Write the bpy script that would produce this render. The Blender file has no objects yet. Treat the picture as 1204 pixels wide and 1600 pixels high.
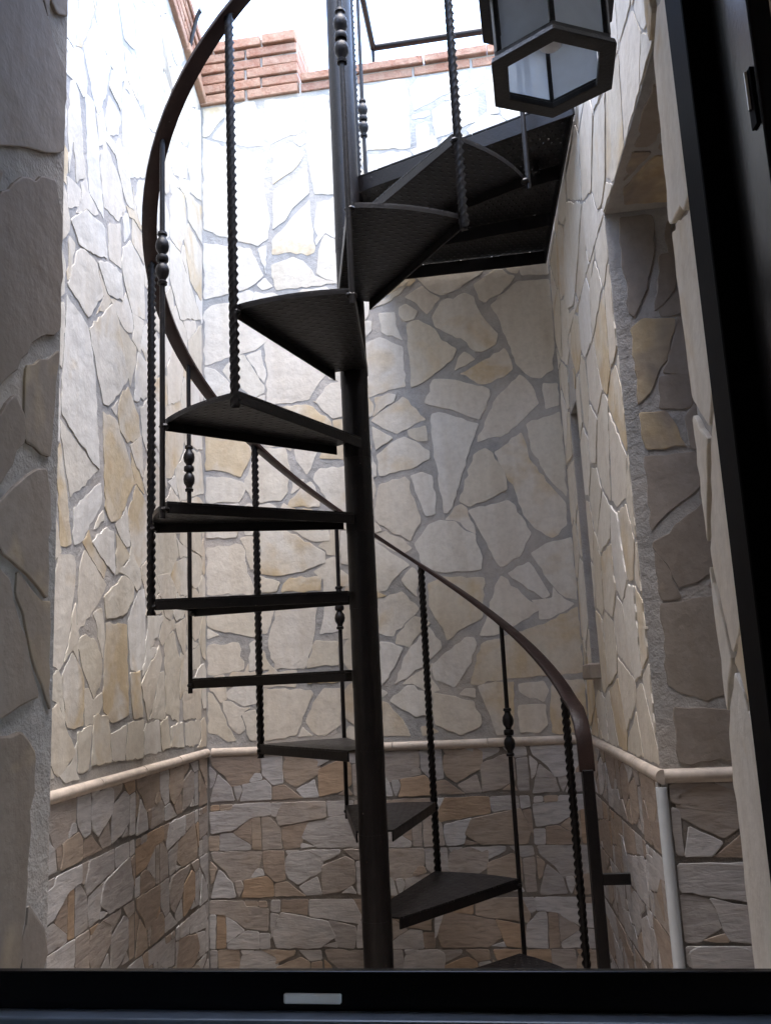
import bpy, bmesh, math, random
import numpy as np
from mathutils import Vector, Matrix
random.seed(7); RNG = np.random.default_rng(11)
S = bpy.context.scene
COL = S.collection
R_ = math.radians

# ------------------------------------------------------------------ camera
F_PX, PITCH, ROLL = 1385.7, R_(10.6634), R_(-2.7358)
CZ = 1.0704                                            # camera height over the patio floor
_f = Vector((0, math.cos(PITCH), math.sin(PITCH)))
_u = Vector((0, -math.sin(PITCH), math.cos(PITCH))); _r = Vector((1, 0, 0))
CR = math.cos(ROLL) * _r + math.sin(ROLL) * _u
CU = -math.sin(ROLL) * _r + math.cos(ROLL) * _u
cam = bpy.data.cameras.new('camera'); co = bpy.data.objects.new('camera', cam); COL.objects.link(co)
co.matrix_world = Matrix(((CR.x, CU.x, -_f.x, 0), (CR.y, CU.y, -_f.y, 0), (CR.z, CU.z, -_f.z, CZ), (0, 0, 0, 1)))
cam.sensor_fit = 'HORIZONTAL'; cam.sensor_width = 36; cam.lens = F_PX * 36 / 1204
cam.clip_start = .02; cam.clip_end = 2000
S.camera = co
S.cycles.max_bounces = 7; S.cycles.diffuse_bounces = 5; S.cycles.transmission_bounces = 6

# ------------------------------------------------------------------ sky, sun, exposure
SUN_EL, SUN_AZ = R_(82), R_(150)                       # azimuth clockwise from +Y
w = bpy.data.worlds.new('World'); S.world = w; w.use_nodes = True
nt = w.node_tree; bg = nt.nodes['Background']
sk = nt.nodes.new('ShaderNodeTexSky'); sk.sky_type = 'NISHITA'; sk.sun_disc = False
sk.sun_elevation = SUN_EL; sk.sun_rotation = SUN_AZ
sk.air_density = 1.0; sk.dust_density = 1.8; sk.ozone_density = 1.0; sk.altitude = 0
nt.links.new(sk.outputs[0], bg.inputs[0]); bg.inputs[1].default_value = .15
sl = bpy.data.lights.new('sun', 'SUN'); so = bpy.data.objects.new('sun', sl); COL.objects.link(so)
sl.energy = .5; sl.angle = R_(45); sl.color = (1, .97, .93)
sd = Vector((math.sin(SUN_AZ) * math.cos(SUN_EL), math.cos(SUN_AZ) * math.cos(SUN_EL), math.sin(SUN_EL)))
so.rotation_euler = (-sd).to_track_quat('-Z', 'Y').to_euler(); so.location = (0, 0, 12)
S.view_settings.view_transform = 'Standard'; S.view_settings.look = 'None'
S.view_settings.exposure = 3.6; S.view_settings.gamma = 1

# ------------------------------------------------------------------ helpers
def px_ray(x, y):
    d = _f + CR * ((x - 602) / F_PX) + CU * ((800 - y) / F_PX)
    return d
CAM = Vector((0, 0, CZ))
def tag(o, label=None, cat=None, group=None, kind=None):
    if label: o['label'] = label
    if cat: o['category'] = cat
    if group: o['group'] = group
    if kind: o['kind'] = kind
    return o
def link(name, me, mat=None, parent=None, loc=None):
    o = bpy.data.objects.new(name, me); COL.objects.link(o)
    if parent is not None: o.parent = parent
    if loc is not None: o.location = loc
    if mat is not None and me is not None and not me.materials: me.materials.append(mat)
    return o
def empty(name, loc=(0, 0, 0)):
    o = bpy.data.objects.new(name, None); COL.objects.link(o); o.location = loc; o.empty_display_size = .1
    return o
def mesh(name, vs, fs, smooth=False):
    me = bpy.data.meshes.new(name); me.from_pydata([tuple(v) for v in vs], [], fs); me.update()
    if smooth: me.shade_smooth()
    return me
class MB:
    """collects pieces of ONE part"""
    def __init__(s): s.v = []; s.f = []
    def add(s, vs, fs):
        n = len(s.v); s.v += [Vector(v) for v in vs]; s.f += [tuple(i + n for i in f) for f in fs]; return s
    def prism(s, base, top):
        n = len(base); vs = list(base) + list(top)
        fs = [tuple(range(n))[::-1], tuple(range(n, 2 * n))] + [(i, (i + 1) % n, n + (i + 1) % n, n + i) for i in range(n)]
        return s.add(vs, fs)
    def box(s, p, ax, ay, az):
        """corner p, three edge vectors"""
        p, ax, ay, az = map(Vector, (p, ax, ay, az))
        return s.prism([p, p + ax, p + ax + ay, p + ay], [p + az, p + ax + az, p + ax + ay + az, p + ay + az])
    def bar(s, a, b, wx, wy, side=None):
        a, b = Vector(a), Vector(b); d = (b - a).normalized()
        up = Vector(side) if side else (Vector((0, 0, 1)) if abs(d.z) < .9 else Vector((0, 1, 0)))
        e = d.cross(up).normalized() * wx / 2; g = d.cross(e).normalized() * wy / 2
        q = [-e - g, e - g, e + g, -e + g]
        return s.prism([a + i for i in q], [b + i for i in q])
    def tube(s, pts, rad, n=10, rot=0):
        pts = [Vector(p) for p in pts]; rad = rad if isinstance(rad, (list, tuple)) else [rad] * len(pts)
        rings = []
        prev = None
        for i, p in enumerate(pts):
            d = (pts[min(i + 1, len(pts) - 1)] - pts[max(i - 1, 0)]).normalized()
            if prev is None:
                a = Vector((1, 0, 0)) if abs(d.x) < .9 else Vector((0, 1, 0)); e = d.cross(a).normalized()
            else: e = (prev - d * prev.dot(d)).normalized()
            prev = e; g = d.cross(e)
            rings.append([p + (e * math.cos(t) + g * math.sin(t)) * rad[i] for t in [rot + 2 * math.pi * k / n for k in range(n)]])
        vs = [v for r in rings for v in r]; fs = []
        for i in range(len(pts) - 1):
            for k in range(n):
                a = i * n + k; b = i * n + (k + 1) % n; fs.append((a, b, b + n, a + n))
        fs.append(tuple(range(n))[::-1]); fs.append(tuple(range((len(pts) - 1) * n, len(pts) * n)))
        return s.add(vs, fs)
    def build(s, name, mat, parent=None, smooth=False, bevel=0, loc=None, seg=1):
        vs = s.v
        if loc is not None: vs = [v - Vector(loc) for v in vs]
        me = mesh(name, vs, s.f)
        bm = bmesh.new(); bm.from_mesh(me); bmesh.ops.recalc_face_normals(bm, faces=bm.faces)
        if bevel:
            es = [e for e in bm.edges if len(e.link_faces) == 2 and e.calc_face_angle(0) > .5]
            bmesh.ops.bevel(bm, geom=es, offset=bevel, segments=seg, profile=.5, affect='EDGES', clamp_overlap=True)
        bm.to_mesh(me); bm.free()
        if smooth:
            me.shade_smooth()
            try: me.set_sharp_from_angle(angle=R_(40))
            except Exception: pass
        return link(name, me, mat, parent, loc)

# ------------------------------------------------------------------ materials
def new_mat(name, rough=.7, metal=0, spec=.5):
    m = bpy.data.materials.new(name); m.use_nodes = True; t = m.node_tree
    b = t.nodes['Principled BSDF']; b.inputs['Roughness'].default_value = rough; b.inputs['Metallic'].default_value = metal
    b.inputs['Specular IOR Level'].default_value = spec
    return m, t, b
def N(t, typ, **kw):
    n = t.nodes.new(typ)
    for k, v in kw.items():
        if k.startswith('i_'): n.inputs[k[2:].replace('_', ' ')].default_value = v
        else: setattr(n, k, v)
    return n
def noise(t, vec, scale, detail=4, rough=.6, dist=0):
    n = N(t, 'ShaderNodeTexNoise'); n.inputs['Scale'].default_value = scale; n.inputs['Detail'].default_value = detail
    n.inputs['Roughness'].default_value = rough; n.inputs['Distortion'].default_value = dist
    t.links.new(vec, n.inputs['Vector']); return n.outputs['Fac']
def ramp(t, fac, stops, const=False):
    r = N(t, 'ShaderNodeValToRGB'); c = r.color_ramp
    if const: c.interpolation = 'CONSTANT'
    while len(c.elements) < len(stops): c.elements.new(.5)
    for e, (p, col) in zip(c.elements, stops):
        e.position = p; e.color = (*col, 1) if len(col) == 3 else col
    t.links.new(fac, r.inputs[0]); return r.outputs[0]
def math_(t, op, a, b=None, clamp=False):
    n = N(t, 'ShaderNodeMath', operation=op, use_clamp=clamp)
    for i, x in enumerate((a, b)):
        if x is None: continue
        if isinstance(x, (int, float)): n.inputs[i].default_value = x
        else: t.links.new(x, n.inputs[i])
    return n.outputs[0]
def mixc(t, fac, a, b, mode='MIX'):
    n = N(t, 'ShaderNodeMix', data_type='RGBA', blend_type=mode)
    for i, x in ((0, fac), (6, a), (7, b)):
        if isinstance(x, (int, float)): n.inputs[i].default_value = x
        elif isinstance(x, tuple): n.inputs[i].default_value = (*x, 1)
        else: t.links.new(x, n.inputs[i])
    return n.outputs[2]
def bump(t, b, h, dist, strength=1):
    n = N(t, 'ShaderNodeBump'); n.inputs['Distance'].default_value = dist; n.inputs['Strength'].default_value = strength
    t.links.new(h, n.inputs['Height']); t.links.new(n.outputs[0], b.inputs['Normal'])
def world_pos(t): return N(t, 'ShaderNodeNewGeometry').outputs['Position']
def obj_rand(t): return N(t, 'ShaderNodeObjectInfo').outputs['Random']
def offset_pos(t):
    """position shifted by the object's random number: every piece gets its own grain"""
    r = obj_rand(t); k = math_(t, 'MULTIPLY', r, 37.0)
    c = N(t, 'ShaderNodeCombineXYZ'); [t.links.new(k, c.inputs[i]) for i in range(3)]
    a = N(t, 'ShaderNodeVectorMath', operation='ADD'); t.links.new(world_pos(t), a.inputs[0]); t.links.new(c.outputs[0], a.inputs[1])
    return a.outputs[0], r

def mat_flag(name='flagstone', stops=None):
    m, t, b = new_mat(name, .72, spec=.35)
    p, r = offset_pos(t)
    base = ramp(t, r, stops or [(0, (.62, .57, .48)), (.2, (.68, .645, .585)), (.4, (.60, .54, .44)), (.6, (.67, .625, .55)), (.8, (.625, .555, .455)), (1, (.69, .66, .61))])
    r2 = math_(t, 'FRACT', math_(t, 'MULTIPLY', r, 7.31))
    n1 = noise(t, p, 5.5, 3, .6, .4)
    lim = math_(t, 'SUBTRACT', .69, math_(t, 'MULTIPLY', math_(t, 'POWER', r2, 2.5), .36))
    st = math_(t, 'MULTIPLY', math_(t, 'SUBTRACT', n1, lim), 5.0, True)
    tan = ramp(t, noise(t, p, 9, 4), [(.3, (.52, .39, .22)), (.55, (.58, .46, .29)), (.8, (.42, .27, .13))])
    c = mixc(t, math_(t, 'MULTIPLY', st, .85), base, tan)
    fine = ramp(t, noise(t, p, 46, 3, .7), [(.25, (.86, .85, .84)), (.6, (1, 1, 1)), (.85, (1.0, .97, .92))])
    c = mixc(t, 1.0, c, fine, 'MULTIPLY')
    st3 = N(t, 'ShaderNodeVectorMath', operation='MULTIPLY'); st3.inputs[1].default_value = (16, 16, 1.6); t.links.new(world_pos(t), st3.inputs[0])
    c = mixc(t, .45, c, ramp(t, noise(t, st3.outputs[0], 1.0, 3, .6), [(.36, (.84, .80, .74)), (.56, (1, 1, 1))]), 'MULTIPLY')
    spots = ramp(t, noise(t, p, 120, 2), [(.70, (1, 1, 1)), (.80, (.7, .66, .6))])
    c = mixc(t, .5, c, spots, 'MULTIPLY')
    t.links.new(c, b.inputs['Base Color'])
    h = math_(t, 'ADD', noise(t, p, 12, 3, .55), math_(t, 'MULTIPLY', noise(t, p, 130, 2), .14))
    bump(t, b, h, .008, .55)
    return m
def mat_mortar(name, a, bc, scale=16):
    m, t, b = new_mat(name, .9, spec=.2)
    p = world_pos(t)
    c = ramp(t, noise(t, p, scale, 4, .75), [(.28, tuple(x * .8 for x in a)), (.45, a), (.72, bc)])
    c = mixc(t, math_(t, 'MULTIPLY', math_(t, 'SUBTRACT', noise(t, p, 2.6, 3), .42), 2.2, True), c, tuple(x * 1.22 * k for x, k in zip(bc, (1.08, .97, .86))))
    t.links.new(c, b.inputs['Base Color'])
    bump(t, b, math_(t, 'ADD', noise(t, p, 40, 3), math_(t, 'MULTIPLY', noise(t, p, 220, 2), .3)), .006, .7)
    return m
def mat_tile():
    m, t, b = new_mat('tile_stone', .5, spec=.45)
    p, r = offset_pos(t)
    base = ramp(t, r, [(0, (.30, .24, .195)), (.15, (.36, .34, .33)), (.33, (.345, .28, .225)), (.48, (.42, .405, .40)), (.66, (.36, .26, .18)), (.73, (.335, .295, .265)), (.86, (.47, .455, .45))], True)
    sep = N(t, 'ShaderNodeVectorMath', operation='MULTIPLY'); sep.inputs[1].default_value = (14, 14, 70); t.links.new(p, sep.inputs[0])
    streak = noise(t, sep.outputs[0], 1.0, 3, .65, .6)
    c = mixc(t, 1.0, base, ramp(t, streak, [(.3, (.74, .72, .70)), (.5, (1, 1, 1)), (.72, (1.22, 1.2, 1.17))]), 'MULTIPLY')
    c = mixc(t, math_(t, 'MULTIPLY', math_(t, 'SUBTRACT', noise(t, p, 9, 4), .5), 1.0, True), c, (.36, .26, .16))
    t.links.new(c, b.inputs['Base Color'])
    h = math_(t, 'ADD', streak, math_(t, 'MULTIPLY', noise(t, p, 18, 4), 1.2))
    bump(t, b, h, .0028, .7)
    return m
def mat_metal(name, a, bc, rough=.45, spec=.5, pattern=False, holes=False):
    m, t, b = new_mat(name, rough, 0, spec)
    p = world_pos(t)
    c = ramp(t, noise(t, p, 24, 3, .7), [(.35, a), (.68, bc)])
    wear = math_(t, 'MULTIPLY', math_(t, 'SUBTRACT', noise(t, p, 60, 3, .75), .66), 7.0, True)
    c = mixc(t, math_(t, 'MULTIPLY', wear, .5), c, (.10, .055, .036))
    chip = math_(t, 'MULTIPLY', math_(t, 'SUBTRACT', noise(t, p, 95, 2, .5), .765), 30.0, True)
    c = mixc(t, math_(t, 'MULTIPLY', chip, .55), c, (.30, .27, .24))
    t.links.new(c, b.inputs['Base Color'])
    t.links.new(math_(t, 'ADD', math_(t, 'MULTIPLY', noise(t, p, 35, 4), .3), rough - .12), b.inputs['Roughness'])
    h = noise(t, p, 160, 2)
    if pattern:
        oc = N(t, 'ShaderNodeTexCoord').outputs['Object']
        sp = N(t, 'ShaderNodeSeparateXYZ'); t.links.new(oc, sp.inputs[0])
        sx = math_(t, 'SINE', math_(t, 'MULTIPLY', sp.outputs[0], 2 * math.pi / .026))
        sy = math_(t, 'SINE', math_(t, 'MULTIPLY', sp.outputs[1], 2 * math.pi / .040))
        bumps = math_(t, 'MULTIPLY', math_(t, 'SUBTRACT', math_(t, 'MULTIPLY', sx, sy), .45), 2.5, True)
        h = math_(t, 'ADD', math_(t, 'MULTIPLY', h, .25), bumps)
        bump(t, b, h, .003, 1)
        if holes:                                          # pin holes of the pressed plate, some choked with paint
            hl = math_(t, 'GREATER_THAN', math_(t, 'MULTIPLY', math_(t, 'MULTIPLY', sx, sy), math_(t, 'ADD', .72, math_(t, 'MULTIPLY', noise(t, p, 9, 3), .5))), .86)
            t.links.new(math_(t, 'SUBTRACT', 1.0, hl), b.inputs['Alpha'])
    else: bump(t, b, h, .0012, .6)
    return m
def mat_plain(name, col, rough, spec=.5, var=.12, bumpd=.0008, scale=40, metal=0):
    m, t, b = new_mat(name, rough, metal, spec)
    p = world_pos(t)
    f = noise(t, p, scale, 5, .65)
    lo = tuple(x * (1 - var) for x in col); hi = tuple(min(1, x * (1 + var)) for x in col)
    t.links.new(ramp(t, f, [(.3, lo), (.7, hi)]), b.inputs['Base Color'])
    bump(t, b, noise(t, p, scale * 4, 4), bumpd, .6)
    return m
def mat_brick():
    m, t, b = new_mat('brick', .85, spec=.25)
    p, r = offset_pos(t)
    base = ramp(t, r, [(0, (.27, .125, .08)), (.35, (.33, .165, .105)), (.65, (.25, .115, .08)), (1, (.36, .205, .135))])
    c = mixc(t, math_(t, 'MULTIPLY', math_(t, 'SUBTRACT', noise(t, p, 22, 4, .7), .35), 1.6, True), base, (.46, .34, .25))
    t.links.new(c, b.inputs['Base Color']); bump(t, b, noise(t, p, 60, 6, .7), .008, .9)
    return m
def mat_glass(name, tint, rough, alpha_t=.75):
    m = bpy.data.materials.new(name); m.use_nodes = True; t = m.node_tree
    b = t.nodes['Principled BSDF']; b.inputs['Base Color'].default_value = (*tint, 1)
    b.inputs['Roughness'].default_value = rough; b.inputs['Transmission Weight'].default_value = alpha_t; b.inputs['IOR'].default_value = 1.45
    bump(t, b, noise(t, world_pos(t), 30, 3), .0015, .5)
    return m
def mat_lantern_glass():
    """thin dusty pane: mostly clear, partly scattering, a little glossy"""
    m = bpy.data.materials.new('dusty_glass'); m.use_nodes = True; t = m.node_tree
    t.nodes.remove(t.nodes['Principled BSDF']); out = t.nodes['Material Output']
    tr = N(t, 'ShaderNodeBsdfTransparent'); tr.inputs[0].default_value = (.93, .96, 1, 1)
    tl = N(t, 'ShaderNodeBsdfTranslucent'); tl.inputs[0].default_value = (.80, .86, .92, 1)
    df = N(t, 'ShaderNodeBsdfDiffuse'); df.inputs[0].default_value = (.75, .82, .88, 1)
    gl = N(t, 'ShaderNodeBsdfGlossy'); gl.inputs['Roughness'].default_value = .08
    dust = math_(t, 'ADD', .60, math_(t, 'MULTIPLY', noise(t, world_pos(t), 14, 4), .35))
    def mx(f, a, b):
        n = N(t, 'ShaderNodeMixShader')
        if isinstance(f, float): n.inputs[0].default_value = f
        else: t.links.new(f, n.inputs[0])
        t.links.new(a, n.inputs[1]); t.links.new(b, n.inputs[2]); return n.outputs[0]
    sc = mx(.4, tl.outputs[0], df.outputs[0])
    t.links.new(mx(.06, mx(dust, tr.outputs[0], sc), gl.outputs[0]), out.inputs[0])
    return m
M = dict(
    stone=mat_flag(), shaded_brown_stone=mat_flag('shaded_brown_flagstone', [(0, (.285, .24, .20)), (.35, (.32, .275, .235)), (.7, (.265, .22, .18)), (1, (.31, .265, .22))]),  # browner stone, its colour also darkened for the shade of reveal and doorway
    leaf=mat_plain('gloss_aluminium', (.003, .003, .0045), .24, .16, .15, .0002),
    landing_plate=None,
    mortar=mat_mortar('mortar', (.325, .315, .30), (.41, .395, .375)),
    grout=mat_mortar('grout', (.15, .138, .126), (.21, .193, .177)),
    tile=mat_tile(),
    iron=mat_metal('painted_iron', (.0042, .0034, .0036), (.0095, .0070, .0068), .38, .24),
    iron_plate=mat_metal('pressed_plate', (.0058, .0052, .0058), (.011, .0092, .0100), .42, .36, True),
    rail=mat_metal('rail_paint', (.020, .0105, .0085), (.034, .018, .015), .4, .28),
    frame=mat_plain('black_aluminium', (.003, .003, .0045), .5, .02, .15, .0002),
    moulding=mat_plain('glazed_moulding', (.47, .40, .335), .5, .35, .2, .0014, 22),
    trim=mat_plain('pvc_trim', (.55, .58, .60), .4, .5, .05),
    plug=mat_plain('white_plastic', (.85, .85, .84), .4, .5, .03),
    steel=mat_plain('hinge_steel', (.55, .57, .6), .25, .5, .05, .0002, 40, 1),
    brick=mat_brick(),
    lantern=mat_metal('lantern_paint', (.012, .012, .014), (.022, .022, .024), .38),
    glass=mat_lantern_glass(), track=mat_plain('sky_reflection_aluminium', (.085, .105, .135), .35, .5, .15, .0003),  # track: sky reflection on the ledge put into its base colour
    pane=mat_glass('window_glass', (.95, .97, .97), .0, .95),
    plaster=mat_plain('interior_plaster', (.50, .40, .30), .9, .2, .08, .001, 12),
    render=mat_plain('cement_render', (.34, .33, .32), .9, .2, .15, .003, 14),
    floor=mat_plain('patio_floor', (.52, .46, .40), .6, .4, .25, .002, 8),
    ground=mat_plain('ground', (.20, .18, .15), .95, .2, .2, .01, 1.5),
    wood=mat_plain('dark_wood', (.05, .028, .018), .45, .4, .3, .001, 20),
)
M['landing_plate'] = mat_metal('pierced_plate', (.0058, .0052, .0058), (.011, .0092, .0100), .42, .36, True, True)

# ------------------------------------------------------------------ planes of the place
YAW = R_(8.5)
U = Vector((math.cos(YAW), -math.sin(YAW), 0)); V = Vector((math.sin(YAW), math.cos(YAW), 0)); Zv = Vector((0, 0, 1))
def W(u, v, z): return U * u + V * v + Zv * z                # facade-parallel coordinates
VB = 3.199                                                    # back wall
VF, VO = .844, 1.20                                           # window frame plane, outer face of the house wall
ZD = .835                                                     # dado moulding
def lw(Y): return -.695 + .10 * (Y - 3.31)                    # left wall X at Y
def rw(Y): return .665 + .085 * (Y - 3.13)                    # right wall X at Y
class Plane:
    """s runs along the wall, z up, n to the viewer"""
    def __init__(s, p, e):
        s.p = Vector(p); s.e = Vector(e).normalized(); s.n = Vector((0, 0, 1)).cross(s.e) * -1
        if s.n.dot(CAM - s.p) < 0: s.n = -s.n
    def uv(s, x, y):
        d = px_ray(x, y); k = (s.p - CAM).dot(s.n) / d.dot(s.n); q = CAM + d * k - s.p
        return (q.dot(s.e), q.z + s.p.z)
    def at(s, a, z, d=0): return Vector((s.p.x, s.p.y, 0)) + s.e * a + Zv * z + s.n * d
CL = W(0, VB, 0) + U * ((lambda a: a)(0))
# corners on the floor plan
def corner_left():
    # intersection of back wall v=VB with the left wall
    for i in range(2000):
        Y = 3.0 + i * .0003
        if Vector((lw(Y), Y, 0)).dot(V) >= VB: return Vector((lw(Y), Y, 0))
def corner_right():
    for i in range(2000):
        Y = 2.9 + i * .0003
        if Vector((rw(Y), Y, 0)).dot(V) >= VB: return Vector((rw(Y), Y, 0))
PL, PR = corner_left(), corner_right()
BACK = Plane(PL, U); BLEN = (PR - PL).dot(U)
YR0 = 2.0                                                     # doorway corner in the right wall
PRN = Vector((rw(YR0), YR0, 0))
RIGHT = Plane(PR, PRN - PR); RLEN = (PRN - PR).length
def facade_hit(fx, v=VO):
    for i in range(6000):
        Y = .6 + i * .0003
        if Vector((fx(Y), Y, 0)).dot(V) >= v: return Vector((fx(Y), Y, 0))
PLN = facade_hit(lw); PRF = facade_hit(rw)
LEFT = Plane(PL, PLN - PL); LLEN = (PLN - PL).length
RLEN2 = (PRF - PR).length
UL, UR = -.671, .250                                          # window reveals
REVL = Plane(W(UL, VO, 0), -V); REVR = Plane(W(UR, VO, 0), -V)
JAMB = Plane(PRN, U); JLEN = .42
SOFZ = 2.16

# ------------------------------------------------------------------ stone pieces
def chaikin(poly, k=.16):
    out = []
    n = len(poly)
    for i in range(n):
        a, b = np.array(poly[i]), np.array(poly[(i + 1) % n])
        L = np.linalg.norm(b - a)
        if L < 1e-4: continue
        q = min(k, .0042 / L)
        out += [a + (b - a) * q, b - (b - a) * q]
    return out
def roughen(poly, step=.035, amp=.0022):
    out = []
    n = len(poly)
    for i in range(n):
        a, b = np.array(poly[i]), np.array(poly[(i + 1) % n]); L = np.linalg.norm(b - a)
        m = max(1, int(L / step))
        d = (b - a) / max(L, 1e-6); pn = np.array((-d[1], d[0]))
        for j in range(m):
            q = a + (b - a) * j / m
            if j: q = q + pn * RNG.normal(0, amp)
            out.append(q)
    return out
def area(poly):
    p = np.array(poly); x, y = p[:, 0], p[:, 1]
    return .5 * float(np.sum(x * np.roll(y, -1) - y * np.roll(x, -1)))
def clip(poly, a, b, c):
    """keep a*x+b*y<=c"""
    out = []
    for i in range(len(poly)):
        p, q = poly[i], poly[(i + 1) % len(poly)]
        dp, dq = a * p[0] + b * p[1] - c, a * q[0] + b * q[1] - c
        if dp <= 0: out.append(p)
        if dp * dq < 0:
            k = dp / (dp - dq); out.append((p[0] + (q[0] - p[0]) * k, p[1] + (q[1] - p[1]) * k))
    return out
def clip_rect(poly, s0, s1, z0, z1):
    for h in ((-1, 0, -s0), (1, 0, s1), (0, -1, -z0), (0, 1, z1)):
        if len(poly) < 3: return []
        poly = clip(poly, *h)
    return poly
def stone(pl, poly, name, mat, parent, proud, bev=.0016, rough=.0028, tilt=.0006, rnd=.16):
    if len(poly) < 3 or abs(area(poly)) < 1.5e-4: return None
    if area(poly) < 0: poly = poly[::-1]
    q = roughen(chaikin(poly, rnd), .019, rough)
    n = len(q); c = sum(q) / n
    d = proud + RNG.uniform(-.0012, .0012)
    tx, tz = RNG.normal(0, tilt * 2), RNG.normal(0, tilt * 2)
    size = math.sqrt(abs(area(poly)))
    k = 1 - min(.5, bev / size * 2.2)
    o = pl.at(c[0], c[1], 0)
    vs = []; 
    for ring, (sc, dep) in enumerate(((1, -.004), (1, .86), (k, 1))):
        for p in q:
            r = c + (p - c) * sc
            dd = -.004 if ring == 0 else d * dep + (tx * (r[0] - c[0]) + tz * (r[1] - c[1])) * 2
            if ring: dd = max(dd, .0012)
            vs.append(pl.at(r[0], r[1], dd) - o)
    fs = []
    for j in range(2):
        for i in range(n):
            a, b = j * n + i, j * n + (i + 1) % n; fs.append((a, b, b + n, a + n))
    fs.append(tuple(range(2 * n, 3 * n)))
    if pl.e.cross(Zv).dot(pl.n) < 0: fs = [f[::-1] for f in fs]
    me = mesh(name, vs, fs)
    return link(name, me, mat, parent, o)
class Cover:
    """occupancy grid of a wall, to fill what was not laid out by hand"""
    def __init__(s, s0, s1, z0, z1, res=.006):
        s.s0, s.z0, s.res = s0, z0, res; s.nx = int((s1 - s0) / res); s.nz = int((z1 - z0) / res)
        s.g = np.zeros((s.nx, s.nz), bool)
        s.X, s.Z = np.meshgrid(s0 + (np.arange(s.nx) + .5) * res, z0 + (np.arange(s.nz) + .5) * res, indexing='ij')
    def mark(s, poly):
        p = np.array(poly); ins = np.zeros_like(s.g); n = len(p)
        for i in range(n):
            x1, y1 = p[i]; x2, y2 = p[(i + 1) % n]
            if y1 == y2: continue
            cr = ((y1 > s.Z) != (y2 > s.Z)) & (s.X < (x2 - x1) * (s.Z - y1) / (y2 - y1) + x1)
            ins ^= cr
        s.g |= ins
    def free(s, x, z):
        i, j = int((x - s.s0) / s.res), int((z - s.z0) / s.res)
        if x < s.s0 or z < s.z0 or i >= s.nx or j >= s.nz: return False
        return not s.g[i, j]
    def grow(s, x, z, rmax, joint, n=14):
        th0 = RNG.uniform(0, 1); out = []; mn = 9
        for k in range(n):
            t = th0 + 2 * math.pi * k / n; cx, cz = math.cos(t), math.sin(t); r = 0; lim = rmax * RNG.uniform(.75, 1.1)
            while r < lim and s.free(x + cx * r, z + cz * r): r += s.res
            r = r - joint; mn = min(mn, r); out.append((x + cx * max(r, .004), z + cz * max(r, .004)))
        return out, mn
    def fill(s, rmax, joint, rmin, tries=60, limit=250):
        res = []; miss = 0
        while miss < 14 and len(res) < limit:
            ii, jj = np.nonzero(~s.g)
            if len(ii) == 0: break
            best = None
            for q in RNG.integers(0, len(ii), tries):
                x, z = s.X[ii[q], jj[q]], s.Z[ii[q], jj[q]]
                po, mn = s.grow(x, z, rmax, joint)
                a = abs(area(po))
                if mn > rmin and (best is None or a > best[1]): best = (po, a)
            if best is None: miss += 1; continue
            s.mark(best[0]); res.append(best[0])
        return res
def voronoi(s0, s1, z0, z1, cell, jit=.75, gap=.012, asp=1.0):
    pts = []
    nz = max(1, int((z1 - z0) / cell)); ns = max(1, int((s1 - s0) / (cell * asp)))
    for i in range(-1, ns + 1):
        for j in range(-1, nz + 1):
            pts.append((s0 + (i + .5 + RNG.uniform(-jit, jit) * .62 + (.5 if j % 2 else 0)) * (s1 - s0) / ns, z0 + (j + .5 + RNG.uniform(-jit, jit) * .62) * (z1 - z0) / nz))
    out = []
    for i, p in enumerate(pts):
        poly = [(s0, z0), (s1, z0), (s1, z1), (s0, z1)]
        for j, q in enumerate(pts):
            if i == j: continue
            dx, dz = q[0] - p[0], q[1] - p[1]; L = math.hypot(dx, dz)
            if L > cell * 4: continue
            poly = clip(poly, dx / L, dz / L, ((p[0] + q[0]) / 2 * dx + (p[1] + q[1]) / 2 * dz) / L - gap / 2 * RNG.uniform(.6, 1.5))
            if len(poly) < 3: break
        if len(poly) >= 3: out.append(poly)
    return out
def parse(txt):
    return [[tuple(float(k) for k in q.split(',')) for q in ln.split()] for ln in txt.strip().splitlines() if ln.strip()]
def region(txt, ox, oy, sc): return [[(ox + a / sc, oy + b / sc) for a, b in po] for po in parse(txt)]

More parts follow.
